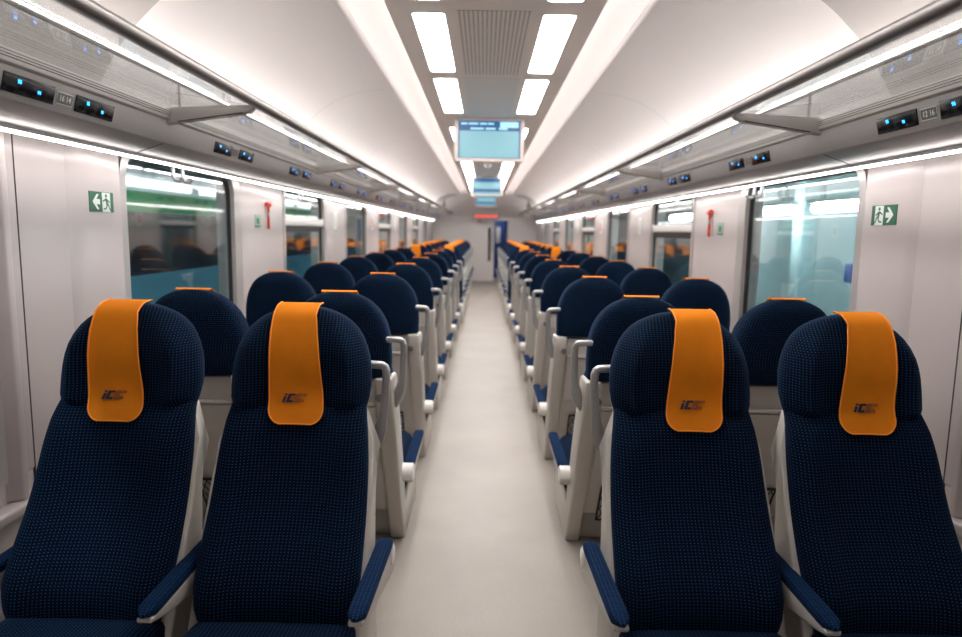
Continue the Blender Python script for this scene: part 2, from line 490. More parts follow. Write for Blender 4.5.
        for k in range(-4, 9):
            for d in (1, -1):
                x0 = -.085+k*.030; pts = []
                for i in range(7):
                    t = i/6; x = x0+d*t*.10 + (0 if d > 0 else .10); z = zb+(zt-zb)*t
                    if -.085 <= x <= .085: pts.append(q(x, z))
                if len(pts) > 1: b.tube(pts, .0022, 5)
        P('net_pocket', b, M['net'], root)
    # orange head cover: rear flap, over the top, down the front
    cx = (.004-side*.004+(.008 if role == 'aisle' else -.003)) if kind == 'F' else 0
    cxt = cx-side*(.029 if role == 'window' else .022) if kind == 'F' else 0
    wt, wb = (.060, .078) if kind == 'F' else (.062, .075)
    zb = .793
    path = []   # (u, z)
    ztop = 1.122
    rt = R(1.10)+.006
    if kind == 'A': path += [(Fr(1.12)-.026, ztop-.002), (Fr(1.12)-.018, ztop)]
    else: path += [(rt+.014, ztop+.004), (rt+.018, ztop+.006), (rt+.024, ztop+.007), (rt+.036, ztop+.006)]
    path.append((Fr(1.12)-.008, ztop+.002)); path.append((Fr(1.11)+.008, 1.112))
    for z in [1.10, 1.08, 1.05, 1.02, .98, .94, .91, .89, .87, .856]:
        path.append((Fr(z)+.010+max(0, (.85-z))*.28 + (.004 if z > 1.04 else 0), z))
    for dz in (.046, .037, .028, .020, .013, .007, .003, .0006): path.append((Fr(.85)+.012+(.05-dz)*.58, zb+dz))
    nL = len(path); cols = 15
    def cover_pt(s, i, off=0):
        u, z = path[i]
        t = max(0, min(1, (1.10-z)/.32)); w = wt+(wb-wt)*t**.7
        low = max(0, (zb+.040-z)/.040)
        w -= .040*(1-math.sqrt(max(0, 1-low*low)))
        x = cxt+(cx-cxt)*t+s*w
        hw = .19
        uu = u + off
        if z < 1.11:
            uu += max(0, head_bump(x/hw, max(z, .86))+.004)*.8 + .002*math.sin(z*46+s*2.0)*t
        # drape down the arch at the top sides
        zz = z - (.0*(s*w/.07)**2 if i in (0, 1, 2, 3, 4) else 0)
        return (x, uu, zz)
    b = MB()
    top_ = [[cover_pt(-1+2*j/(cols-1), i) for j in range(cols)] for i in range(nL)]
    rings = []
    for i in range(nL):
        a = top_[i]; u, z = path[i]
        u0_, z0_ = path[max(0, i-1)]; u1_, z1_ = path[min(nL-1, i+1)]
        t = Vector((u1_-u0_, z1_-z0_)).normalized(); nr = Vector((t.y, -t.x))*.0035
        back = [(p[0], p[1]+nr.x, p[2]+nr.y) for p in a[::-1]]
        rings.append(a+back)
    b.loft(rings)
    cov = P('head_cover', b, M['orange'], root)
    tag(cov, 'orange fabric head cover')
    b = MB()
    edge = [top_[i][0] for i in range(nL)] + top_[-1][1:-1] + [top_[i][-1] for i in range(nL-1, -1, -1)]
    b.tube(edge, .0024 if kind == 'F' else .0015, 6)
    P('piping', b, M['piping'], cov)
    if kind == 'F':
        def logo_map(me, dx, dz, name):
            o = obj(name, me, cov)
            for v in me.vertices:
                x = v.co.x; z = .862 + v.co.y + dz; th = v.co.z
                xx = cx+(cxt-cx)*.2+dx+x-.004
                u = Fr(z)+.010 + max(0, head_bump(xx/.19, z)+.004)*.8 + .0040
                v.co = Vector((xx, -(u+th), .82+(z-.82)*.945 if z > .82 else z))
            return o
        b = MB()
        def slant(x0, x1, z0, z1):
            b.prism([(x0+z0*.35, z0), (x1+z0*.35, z0), (x1+z1*.35, z1), (x0+z1*.35, z1)], 'z', 0, .0006)
        slant(-.017, -.0095, -.0125, .0045); slant(-.017, -.0095, .0075, .0125)
        slant(-.006, .0025, -.0125, .0125); slant(.0025, .013, .0065, .0125); slant(.0025, .013, -.0125, -.0065)
        me = b.mesh('logo_lettering', M['navy_ink'], smooth=False)
        logo_map(me, -.014, 0, 'logo_lettering')
        # outlined second letter pair of the emblem: slanted double bars
        b = MB()
        def bar(x0, z0, x1, z1, t=.0016):
            sl = .35
            p = [(x0+z0*sl, z0), (x1+z1*sl, z1), (x1+(z1+t)*sl, z1+t), (x0+(z0+t)*sl, z0+t)]
            b.prism([(q[0], q[1]) for q in p], 'z', 0, .0006)
        bar(.000, .0105, .028, .0105); bar(.012, .0055, .028, .0055); bar(.000, -.0115, .024, -.0115); bar(.009, -.0062, .024, -.0062)
        for x in (.0, .005, .010):
            b.prism([(x-.0035, -.010), (x-.0020, -.010), (x+.0045, .0105), (x+.0030, .0105)], 'z', 0, .0006)
        b.prism([(.0205, -.0115), (.0220, -.0115), (.0245, -.005), (.0230, -.005)], 'z', 0, .0006)
        b.prism([(.0295, .0055), (.0310, .0055), (.0325, .0120), (.0310, .0120)], 'z', 0, .0006)
        me = b.mesh('logo_outline', M['navy_ink'], smooth=False)
        logo_map(me, .002, .0, 'logo_outline')
    return root

ROWY_A = [2.372 + 1.047*i for i in range(7)]
ROWY_F = [2.00] + [10.36 + 1.045*i for i in range(7)]
ordw = ['first', 'second', 'third', 'fourth', 'fifth', 'sixth', 'seventh', 'eighth']
protos = {}
def place_seat(kind, role, side, x, y, label, group):
    key = (kind, role, side)
    if key not in protos:
        o = make_seat(kind, role, side); protos[key] = o
    else: o = copy_tree(protos[key])
    o.location = (x, y, 0)
    tag(o, label, 'train seat', group)
    return o
for k, y in enumerate(ROWY_F):
    for sgn, sn in ((-1, 'left'), (1, 'right')):
        for role, X in (('aisle', .546), ('window', 1.037)):
            if k == 0:
                lab = f"large {sn} front navy seat with orange cover facing us, beside the " + ('aisle' if role == 'aisle' else f'{sn} wall')
                grp = 'front row seats facing the camera'
            else:
                lab = f"distant navy {role} seat facing us, orange cover, {ordw[k-1]} of its {sn} side run"
                grp = 'far rows of seats facing the camera'
            place_seat('F', role, -sgn, sgn*X, y, lab, grp)
for k, y in enumerate(ROWY_A):
    for sgn, sn in ((-1, 'left'), (1, 'right')):
        for role, X in (('aisle', .55), ('window', 1.08)):
            if k == 0: lab = f"white-backed {role} seat facing away directly behind the {sn} front seats"
            else: lab = f"white-backed navy {role} seat facing away, {ordw[k]} row from front on {sn} side"
            place_seat('A', role, -sgn, sgn*X, y, lab, 'rows of seats facing away')

# ---------------------------------------------------------------- shell of the coach
Y0, Y1 = -1.6, 17.75
b = MB(); b.box(-1.42, 1.42, Y0, Y1+2.2, -.05, 0); struct('floor', b, M['floor'])

WINS = [(.60, 1.80, 'A')] + [(2.56+2.035*k, 3.66+2.035*k, 'AB'[k % 2]) for k in range(7)]
WZ0, WZ1 = .62, 1.60
def rrect(y0, y1, z0, z1, r, n=6):
    pts = []
    for cy, cz, a0 in ((y1-r, z1-r, 0), (y0+r, z1-r, 90), (y0+r, z0+r, 180), (y1-r, z0+r, 270)):
        for k in range(n+1):
            a = math.radians(a0+90*k/n); pts.append((cy+r*math.cos(a), cz+r*math.sin(a)))
    return pts
def ring_frame(mb, outer, inner, xa, xb):
    """frame between two rounded rectangles, from xa to xb"""
    A = [(xa, *p) for p in outer]; B = [(xa, *p) for p in inner]; C = [(xb, *p) for p in inner]; D = [(xb, *p) for p in outer]
    mb.loft([A, B, C, D, A], caps=False)
wi = 0
for sgn, sn in ((-1, 'left'), (1, 'right')):
    b = MB()
    b.box(sgn*1.385, sgn*1.52, Y0, Y1, 0, .60)
    b.box(sgn*1.385, sgn*1.52, Y0, Y1, 1.625, 1.80)
    ys = [Y0] + [v for w in WINS for v in (w[0]-.045, w[1]+.10)] + [Y1]
    for i in range(0, len(ys), 2):
        b.box(sgn*1.38, sgn*1.52, ys[i], ys[i+1], .59, 1.63)
    struct(f'wall_{sn}', b, M['wall'], bevel=.012)
    # projecting pier beside the front seats and window sill ledge
    b = MB()
    b.prism([(sgn*1.39, 2.17), (sgn*1.362, 2.235), (sgn*1.362, 2.49), (sgn*1.39, 2.50)], 'z', .53, 1.60)
    b.prism([(sgn*1.39, 1.83), (sgn*1.350, 1.86), (sgn*1.350, 1.885), (sgn*1.39, 1.91)], 'z', .53, 1.60)
    o = struct('trim_1' if sgn < 0 else 'trim_2', b, M['wall'], bevel=.006)
    b = MB(); b.box(sgn*1.335, sgn*1.40, Y0, Y1, .492, .528); struct('trim_3' if sgn < 0 else 'trim_4', b, M['wall'], bevel=.01)
    b = MB()
    for y in (1.955,):
        b.box(sgn*1.3785, sgn*1.384, y, y+.004, .53, 1.60)
    struct('trim_5' if sgn < 0 else 'trim_6', b, M['darkgap'])
    b = MB(); b.box(sgn*1.33, sgn*1.40, Y0, Y1, 0, .09); struct(f'baseboard_{sn}', b, M['ceilblue'], bevel=.006)
    for (y0, y1, ty) in WINS:
        wi += 1
        w = empty(f'window_{wi}', (0, 0, 0)); w['kind'] = 'structure'
        b = MB(); fw = .045
        ring_frame(b, rrect(y0-fw, y1+.10, WZ0-fw, WZ1+.03, .13), rrect(y0, y1, WZ0, WZ1, .10), sgn*1.378, sgn*1.43)
        build('window_frame', b, M['frame'], w)
        b = MB(); ring_frame(b, rrect(y0-.002, y1+.002, WZ0-.002, WZ1+.002, .10), rrect(y0+.022, y1-.022, WZ0+.022, WZ1-.022, .085), sgn*1.400, sgn*1.415)
        build('gasket', b, M['gasket'], w)
        if ty == 'A':
            b = MB(); b.prism(rrect(y0+.015, y1-.015, WZ0+.015, WZ1-.015, .09), 'x', sgn*1.404, sgn*1.410)
            build('pane', b, M['glass'], w, smooth=False)
        else:
            b = MB(); b.box(sgn*1.385, sgn*1.43, y0, y1, 1.345, 1.40)
            build('transom_bar', b, M['white'], w, bevel=.006)
            b = MB(); b.box(sgn*1.400, sgn*1.42, y0+.01, y1-.01, 1.30, 1.345)
            build('gasket', b, M['gasket'], w)
            for z0, z1 in ((WZ0+.02, 1.30), (1.40, WZ1-.02)):
                b = MB(); b.box(sgn*1.404, sgn*1.410, y0+.018, y1-.018, z0, z1)
                build('pane', b, M['glass'], w, smooth=False)

# ---- vault and ceiling
def strip_mesh(prof, y0, y1, th=.012, sgn=1, seg=1):
    """open profile (x,z) extruded along y with thickness"""
    b = MB(); n = len(prof); off = []
    for i, p in enumerate(prof):
        a = Vector(prof[max(0, i-1)]); c = Vector(prof[min(n-1, i+1)]); t = (c-a).normalized(); nr = Vector((-t.y, t.x))
        if nr.y < 0: nr = -nr
        off.append((p[0]+nr.x*th, p[1]+nr.y*th))
    poly = [(sgn*p[0], p[1]) for p in prof] + [(sgn*p[0], p[1]) for p in off[::-1]]
    b.prism(poly, 'y', y0, y1)
    return b
VT = [(.600, 2.225), (.612, 2.208), (.63, 2.203), (.70, 2.200), (.80, 2.185), (.90, 2.158), (1.0, 2.112), (1.08, 2.058), (1.15, 1.99), (1.21, 1.91), (1.26, 1.82), (1.30, 1.73), (1.335, 1.66), (1.385, 1.64)]
def smooth_prof(P, n=3):
    out = []
    for i in range(len(P)-1):
        p0 = P[max(0, i-1)]; p1 = P[i]; p2 = P[i+1]; p3 = P[min(len(P)-1, i+2)]
        for k in range(n):
            t = k/n
            out.append(tuple(.5*((2*p1[j])+(-p0[j]+p2[j])*t+(2*p0[j]-5*p1[j]+4*p2[j]-p3[j])*t*t+(-p0[j]+3*p1[j]-3*p2[j]+p3[j])*t**3) for j in (0, 1)))
    out.append(P[-1]); return out
VS = smooth_prof(VT)
b = MB()
b.box(-.44, .44, Y0, 16.6, 2.23, 2.25)
struct('ceiling', b, M['ceil'])
TI = 7
for sgn, sn in ((-1, 'left'), (1, 'right')):
    vb = strip_mesh(VS, Y0, Y1, .02, sgn)
    struct(f'ceiling_vault_{sn}', vb, M['vault'])
    # recess above the light trough
    rec = [(.360, 2.2505), (.360, 2.31), (.42, 2.330), (.50, 2.325), (.57, 2.290), (.600, 2.222)]
    b = strip_mesh(rec, Y0, 16.6, .012, sgn)
    struct(f'ceiling_trough_{sn}', b, M['vault'])
    # grey end panel laid over the vault at the near end, with a round-cornered edge
    b = MB(); rings = []
    prof = [p for p in VS if .66 <= p[0] <= 1.30]
    n = len(prof)
    R0 = []; R1 = []; R2 = []; R3 = []
    for i, p in enumerate(prof):
        t = i/(n-1)
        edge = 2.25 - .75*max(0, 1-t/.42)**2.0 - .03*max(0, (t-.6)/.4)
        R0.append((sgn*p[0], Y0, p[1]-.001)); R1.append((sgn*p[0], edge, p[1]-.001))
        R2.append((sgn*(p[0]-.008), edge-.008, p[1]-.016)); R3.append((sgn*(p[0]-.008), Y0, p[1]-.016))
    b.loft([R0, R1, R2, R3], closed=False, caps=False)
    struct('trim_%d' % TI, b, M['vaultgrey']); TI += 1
    # far end filler
    b = MB(); R0 = []; R1 = []; R2 = []; R3 = []
    for i, p in enumerate(prof):
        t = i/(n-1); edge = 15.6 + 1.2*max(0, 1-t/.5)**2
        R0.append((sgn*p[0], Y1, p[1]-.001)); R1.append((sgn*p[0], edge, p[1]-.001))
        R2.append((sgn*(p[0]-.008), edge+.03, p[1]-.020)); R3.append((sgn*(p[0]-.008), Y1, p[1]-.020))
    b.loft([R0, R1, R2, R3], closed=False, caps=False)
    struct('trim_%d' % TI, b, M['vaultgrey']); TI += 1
    # vault joints
    for y in (4.35, 6.5, 8.7):
        b = MB(); q = [p for p in VS if .66 <= p[0] <= 1.28]
        b.loft([[(sgn*p[0], y, p[1]-.0005) for p in q], [(sgn*p[0], y+.006, p[1]-.0005) for p in q]], closed=False, caps=False)
        struct('trim_%d' % TI, b, M['vaultgrey']); TI += 1
    # hidden trough lamp
    cl = empty('trough_light', (sgn*.38, 0, 2.255))
    tag(cl, f'long glowing trough light beside the {sn} edge of the taupe ceiling', 'ceiling light', 'long ceiling trough lights')
    b = MB(); b.box(0, sgn*.02, Y0+.05, 16.5, 0, .022)
    build('diffuser', b, M['cove'], cl)

# ceiling infill plates: perforated vents and cool grey plates between the luminaires
PANELS = [(1.60, 2.77), (2.94, 3.97), (4.16, 5.30), (6.08, 7.2), (7.38, 8.6), (8.86, 9.80), (9.94, 11.3), (11.7, 13.5), (13.8, 15.4)]
onw = ['first', 'second', 'third', 'fourth', 'fifth', 'sixth', 'seventh', 'eighth', 'ninth']
for k, (y0, y1) in enumerate(PANELS):
    for sgn, sn in ((-1, 'left'), (1, 'right')):
        t = empty('ceiling_light', (sgn*.2765, (y0+y1)/2, 2.23))
        h = (y1-y0)/2
        b = MB(); o_ = rrect(-.0675, .0675, -h, h, .018); b.prism(o_, 'z', -.003, .004)
        build('diffuser', b, M['lightpanel'], t, smooth=False)
        b = MB(); A_ = rrect(-.0745, .0745, -h-.007, h+.007, .022); B_ = rrect(-.0675, .0675, -h, h, .018)
        z0, z1 = -.0015, .003
        b.loft([[(*p, z0) for p in A_], [(*p, z0) for p in B_], [(*p, z1) for p in B_], [(*p, z1) for p in A_], [(*p, z0) for p in A_]], caps=False)
        build('frame', b, M['ceil'], t)
        tag(t, f'bright rectangular ceiling light, {onw[k]} from the front of the {sn} ceiling row', 'ceiling light', 'rectangular ceiling lights')
for k, (y0, y1) in enumerate([(1.5, 2.72), (2.90, 4.03), (7.3, 8.4)]):
    b = MB(); b.box(-.155, .155, y0, y1, 2.2285, 2.2315)
    o = build('ceiling_vent', b, M['perf'], smooth=False)
    tag(o, ['taupe perforated ceiling vent at the very top edge of the picture', 'taupe perforated ceiling vent between the first full pair of ceiling lights', 'far perforated ceiling vent behind the first information screen'][k], 'ceiling vent', 'perforated ceiling vents')
for k, (y0, y1) in enumerate([(4.12, 5.38), (8.66, 11.2)]):
    b = MB(); b.box(-.165, .165, y0, y1, 2.2270, 2.2312)
    struct('trim_%d' % TI, b, M['ceilblue']); TI += 1
sd = empty('smoke_detector', (0, 9.3, 2.228))
b = MB(); b.cyl((0, 0, -.012), .05, .024, 'z', r2=.058); build('base', b, M['white'], sd)
b = MB(); b.cyl((0, 0, -.033), .028, .02, 'z', r2=.034); build('sensor_cap', b, M['white'], sd)
tag(sd, 'small round white smoke detector on the ceiling behind the nearest screen', 'smoke detector')

# ---- luggage racks
RX, RZ = .838, 1.765
rack_ys = [-1.5, .36, 2.46, 4.58, 6.70, 8.82, 10.94, 13.06, 15.18, 17.1]
for sgn, sn in ((-1, 'left'), (1, 'right')):
    rk = empty('luggage_rack', (sgn*1.16, 0, 1.64))
    tag(rk, f'long glass-shelf luggage rack with grey front tube above the {sn} windows', 'luggage rack', 'overhead luggage racks')
    def RP(name, mb, m, **k):
        o = build(name, mb, m, rk, mapf=lambda c: Vector((c.x-sgn*1.16, c.y, c.z-1.64)), **k); return o
    y0, y1 = rack_ys[0], rack_ys[-1]
    b = MB(); rings = []
    for y in (y0, y1):
        rings.append([(sgn*(RX+.020*se(math.cos(a), 2.4)), y, RZ+.017*se(math.sin(a), 2.4)) for a in [2*PI*k/24 for k in range(24)]])
    b.loft(rings); RP('front_tube', b, M['rail'])
    # service panel carrying the displays
    b = MB(); b.prism([(sgn*1.158, 1.702), (sgn*1.178, 1.625), (sgn*1.20, 1.620), (sgn*1.24, 1.70)], 'y', y0, y1)
    RP('service_panel', b, M['duct'], bevel=.003)
    b = MB()
    b.prism([(sgn*1.148, 1.706), (sgn*1.146, 1.738), (sgn*1.18, 1.745), (sgn*1.22, 1.742), (sgn*1.22, 1.702), (sgn*1.16, 1.700)], 'y', y0, y1)
    RP('edge_moulding', b, M['bracket'], bevel=.002)
    b = MB()
    for dz in (.0, .007, .014): b.box(sgn*1.1455, sgn*1.150, y0, y1, 1.7165+dz, 1.718+dz)
    RP('moulding_groove', b, M['darkgap'], smooth=False)
    b = MB()
    b.prism([(sgn*1.181, 1.6235), (sgn*1.282, 1.588), (sgn*1.384, 1.602), (sgn*1.384, 1.63), (sgn*1.20, 1.64)], 'y', y0, y1)
    RP('soffit', b, M['metal'], bevel=.003)
    for i in range(len(rack_ys)-1):
        a, c = rack_ys[i], rack_ys[i+1]
        b = MB(); b.box(sgn*(RX+.012), sgn*1.25, a+.02, c-.02, 1.746, 1.752)
        RP('glass_shelf', b, M['rackglass'], smooth=False)
        b = MB(); b.box(sgn*1.286, sgn*1.302, a+.006, c-.006, 1.570, 1.577)
        RP('light_strip', b, M['led'], smooth=False)
        b = MB(); b.box(sgn*1.110, sgn*1.126, a+.03, c-.03, 1.834, 1.841)
        RP('uplight_strip', b, M['uplight'], smooth=False)
        b = MB(); b.prism([(sgn*1.108, 1.834), (sgn*1.108, 1.829), (sgn*1.130, 1.829), (sgn*1.130, 1.834)], 'y', a, c)
        b.box(sgn*1.116, sgn*1.124, a+.0, a+.008, 1.752, 1.829)
        RP('uplight_holder', b, M['bracket'], smooth=False)
        # soffit joint
        if i:
            b = MB(); b.prism([(sgn*1.183, 1.6215), (sgn*1.281, 1.5870), (sgn*1.281, 1.5900), (sgn*1.183, 1.6240)], 'y', a-.0025, a+.0025)
            RP('soffit_joint', b, M['darkgap'], smooth=False)
            b = MB()
            b.prism([(sgn*(RX-.002), 1.760), (sgn*(RX+.03), 1.733), (sgn*1.10, 1.698), (sgn*1.157, 1.688), (sgn*1.175, 1.69), (sgn*1.19, 1.745), (sgn*1.0, 1.755)], 'y', a-.017, a+.017)
            RP('bracket', b, M['bracket'], bevel=.004)
            b = MB(); b.prism([(sgn*(RX+.05), 1.7300), (sgn*1.12, 1.6960), (sgn*1.12, 1.6990), (sgn*(RX+.05), 1.7330)], 'y', a-.0195, a+.0195)
            RP('bracket_groove', b, M['darkgap'], smooth=False)
    b = MB(); b.box(sgn*1.284, sgn*1.304, y0, y1, 1.577, 1.592); RP('strip_holder', b, M['handle'], smooth=False)

    # reservation displays: face of the service panel from (1.158,1.722) to (1.178,1.645)
    th = math.atan2(.020, .077)
    def face_frame(yc, zc):
        t = (1.702-zc)/.077; xc = 1.158+.020*t
        return Vector((sgn*(xc-.0005), yc, zc))
    def panel_local(o, yc, zc):
        # local: X along world viewing-left-to-right, Y up the panel, Z out of the panel
        up = Vector((-sgn*.020, 0, .077)).normalized()
        right = Vector((0, 1, 0)) if sgn < 0 else Vector((0, -1, 0))
        n = right.cross(up)
        m = Matrix((right, up, n)).transposed().to_4x4(); m.translation = face_frame(yc, zc); o.matrix_world = m
    groups = [1.868, 3.12] + [4.22+1.047*i for i in range(12)]
    for gi, gy in enumerate(groups):
        for di, dy in enumerate((-.142, .142)):
            o = empty('reservation_display'); panel_local(o, gy+dy, 1.664)
            hw = .095
            b = MB(); b.prism([(-hw, -.023), (hw, -.023), (hw, .023), (-hw, .023)], 'z', -.002, .003); build('display_glass', b, M['black'], o, bevel=.001)
            led = M['digit'] if (gi*7+di*3) % 5 or gi < 4 else M['orangeled']
            key = ('dig', led.name, di)
            for q, (dx, dz, s) in enumerate((((-.04), .008, 1), (.035, -.004, .85))):
                me = text_mesh('seat_digits', [['96', '94'], ['95', '93']][di][q], .014*s, led, bold=.0004) if key+(q,) not in protos else protos[key+(q,)]
                protos[key+(q,)] = me
                d_ = obj('seat_digits', me, o, (dx, dz, .0034))
            tag(o, f'black seat reservation display, {["nearer", "farther"][di]} one of the {ordw[gi] if gi < 8 else str(gi+1)+"th"} pair along the {sn} rack', 'display', f'reservation displays on the {sn} rack')
        if gi < 3:
            o = empty('seat_number_plate'); panel_local(o, gy, 1.664)
            tag(o, f'small seat number plate between the {ordw[gi]} two black displays on the {sn} rack', 'number plate', 'seat number plates')
            b = MB(); b.prism([(-.033, -.015), (.033, -.015), (.033, .015), (-.033, .015)], 'z', -.001, .0012); build('plate', b, M['rail'], o)
            if gi == 0:
                me = text_mesh('plate_numbers', '16 14' if sgn < 0 else '12 16', .022, M['signwhite'], bold=.0002); obj('plate_numbers', me, o, (0, 0, .002))
                b = MB(); b.tube([(-.033, -.015, .001), (.033, -.015, .001), (.033, .015, .001), (-.033, .015, .001)], .0012, 5, closed=True); build('plate_rim', b, M['signwhite'], o)
    # coat hooks under the strip
    for hi, hy in enumerate([2.92, 4.85, 6.9, 8.95] if sgn < 0 else [3.42, 4.85, 6.9, 8.95]):
        o = empty('coat_hook', (sgn*1.345, hy, 1.588))
        for e in (-.045, .045):
            b = MB(); b.tube([(0, e, .0), (-sgn*.002, e, -.045), (-sgn*.012, e, -.068), (-sgn*.030, e, -.072), (-sgn*.042, e, -.055)], .008, 8); build('hook', b, M['handle'], o)
        b = MB(); b.box(-.010, .010, -.07, .07, -.012, .004); build('mounting_bar', b, M['handle'], o, bevel=.003)
        tag(o, f'double metal coat hook under the {sn} rack, {ordw[hi]} from the front', 'coat hook', 'metal coat hooks')

# ---------------------------------------------------------------- signs on the piers
def exit_sign(sgn):
    o = empty('exit_sign', (sgn*1.3615, 2.36, 1.408))
    rt = Vector((0, 1, 0)) if sgn < 0 else Vector((0, -1, 0)); up = Vector((0, 0, 1)); n = rt.cross(up)
    m = Matrix((rt, up, n)).transposed().to_4x4(); m.translation = o.location; o.matrix_world = m
    hw, hh = .073, .0345
    b = MB(); b.prism([(-hw, -hh), (hw, -hh), (hw, hh), (-hw, hh)], 'z', -.001, .002); build('sign_plate', b, M['green'], o)
    d = sgn   # arrow points outward: towards the camera end
    def S(mb, pts): 
        pts = [(d*p[0], p[1]) for p in pts]; mb.prism(pts, 'z', .0018, .0026)
    b = MB()   # arrow in the camera-side half (sgn<0 -> left half)
    S(b, [(.056, 0), (.030, .026), (.018, .026), (.033, .009), (.012, .009), (.012, -.009), (.033, -.009), (.018, -.026), (.030, -.026)])
    build('arrow', b, M['signwhite'], o, smooth=False)
    b = MB(); S(b, [(-.002, -hh), (-.002, hh-.002), (-.052, hh-.002), (-.052, -hh)]); build('doorway_symbol', b, M['signwhite'], o, smooth=False)
    b = MB()
    def G(pts):
        pts = [(d*p[0], p[1]) for p in pts]; b.prism(pts, 'z', .0024, .0032)
    G([(-.026+.006*math.cos(a), .022+.006*math.sin(a)) for a in [2*PI*k/12 for k in range(12)]])
    G([(-.020, .014), (-.032, .013), (-.036, -.006), (-.026, -.008)])
    G([(-.004, .004), (-.020, .012), (-.022, .007), (-.006, .000)])
    G([(-.034, .010), (-.048, .002), (-.046, -.002), (-.033, .005)])
    G([(-.030, -.006), (-.022, -.020), (-.008, -.022), (-.008, -.026), (-.024, -.025), (-.036, -.008)])
    G([(-.036, -.006), (-.042, -.020), (-.054, -.034), (-.060, -.034), (-.046, -.018), (-.040, -.004)])
    build('running_figure', b, M['green'], o, smooth=False)
    return o
tag(exit_sign(-1), 'green emergency exit sign with arrow pointing left on the left wall pier', 'exit sign')
tag(exit_sign(1), 'green emergency exit sign with arrow pointing right on the right wall pier', 'exit sign')
for sgn, sn in ((-1, 'left'), (1, 'right')):
    o = empty('emergency_hammer', (sgn*1.378, 4.19, 1.41))
    b = MB(); b.tube([(-sgn*.014, 0, -.090), (-sgn*.014, 0, .045)], .009, 8); build('shaft', b, M['red'], o)
    b = MB(); b.cyl((-sgn*.014, 0, .060), .015, .050, 'y'); build('head', b, M['red'], o)
    b = MB(); b.tube([(-sgn*.014, 0, -.014), (-sgn*.014, 0, .012)], .0105, 8); build('grip_band', b, M['handle'], o)
    b = MB(); b.box(-.004*sgn, .001*sgn, -.018, .018, -.09, .075); build('holder_plate', b, M['white'], o)
    tag(o, f'red window-breaking hammer mounted on the {sn} wall pier', 'emergency hammer', 'red emergency hammers')
    b = MB(); b.box(-.002*sgn, .001*sgn, -.048, .048, -.038, .038)
    o = empty('instruction_sticker', (sgn*1.3785, 4.03, 1.365)); build('sticker_sheet', b, M['palegreen'], o)
    b = MB(); b.box(-.003*sgn, -.0015*sgn, -.044, .044, -.034, -.026); b.box(-.003*sgn, -.0015*sgn, -.02, .02, -.015, .018); build('printed_symbol', b, M['green'], o)
    tag(o, f'pale green instruction sticker beside the red hammer on the {sn} wall', 'sticker', 'instruction stickers')
    for k, (y, c, w) in enumerate(((6.12, 'ceilblue', 'grey'), (8.15, 'red', 'red'), (10.2, 'ceilblue', 'grey'))):
        o = empty('wall_notice', (sgn*1.3785, y, 1.40))
        b = MB(); b.box(-.002*sgn, .001*sgn, -.06, .06, -.075, .075); build('notice_sheet', b, M['signwhite'], o)
        b = MB(); b.box(-.003*sgn, -.0015*sgn, -.035, .035, -.05, .05); build('printed_block', b, M[c], o)
        tag(o, f'small {w} and white notice on the {["second", "third", "fourth"][k]} {sn} wall pier', 'notice', 'notices on wall piers')

# ---------------------------------------------------------------- information screens
def screen(y, zt, w, h, label, kind):
    o = empty('information_screen', (.0, y, zt))
    b = MB(); b.prism(rrect(-w/2-.028, w/2+.028, -h-.052, 0.0, .02), 'y', 0, .06)
    build('bezel', b, M['bezel'], o, bevel=.004)
    b = MB(); b.box(-w/2, w/2, -.003, .002, -h-.026, -.026); build('display_border', b, M['scrnavy'], o, smooth=False)
    b = MB()
    if kind == 0:
        b.box(-w/2+.012, w/2-.012, -.005, -.0025, -h-.022, -.026-h*.27); build('display_area', b, M['scr'], o, smooth=False)
        b = MB(); b.box(w/2-.165, w/2-.018, -.0055, -.0025, -.026-h*.18, -.034)
        z = -.026-h*.085
        for x0, x1 in ((-.225, -.175), (-.165, -.09), (-.075, -.02), (-.01, .035)): b.box(x0, x1, -.0055, -.0025, z-.006, z+.008)
        z = -.026-h*.215
        for x0, x1 in ((-.15, -.045), (-.03, .05), (.075, .145)): b.box(x0, x1, -.0055, -.0025, z-.006, z+.008)
        build('header_marks', b, M['scrtxt'], o, smooth=False)
    else:
        b.box(-w/2+.012, w/2-.012, -.005, -.0025, -.026-h*.66, -.026-h*.26); b.box(-w/2+.012, w/2-.012, -.005, -.0025, -h-.022, -.026-h*.86)
        build('display_area', b, M['scr'], o, smooth=False)
    tag(o, label, 'screen', 'hanging information screens')
screen(5.50, 2.228, .500, .293, 'nearest hanging screen showing a pale cyan map under a navy header', 0)
screen(11.3, 2.228, .46, .27, 'middle hanging blue screen behind the nearest one above the aisle', 1)
screen(16.3, 2.228, .46, .27, 'farthest small blue screen just above the red lettering board', 1)

# ---------------------------------------------------------------- far end wall, door, bulkhead
b = MB()
b.box(-1.4, .03, Y1, Y1+.08, 0, 1.66); b.box(.58, 1.4, Y1, Y1+.08, 0, 1.66)
b.box(-1.4, 1.4, Y1-.06, Y1+.08, 1.60, 2.4)
struct('wall_back', b, M['vault'])
b = MB(); b.box(-1.5, 1.5, Y0-.05, Y0, 0, 2.4); struct('wall_front', b, M['wall'])
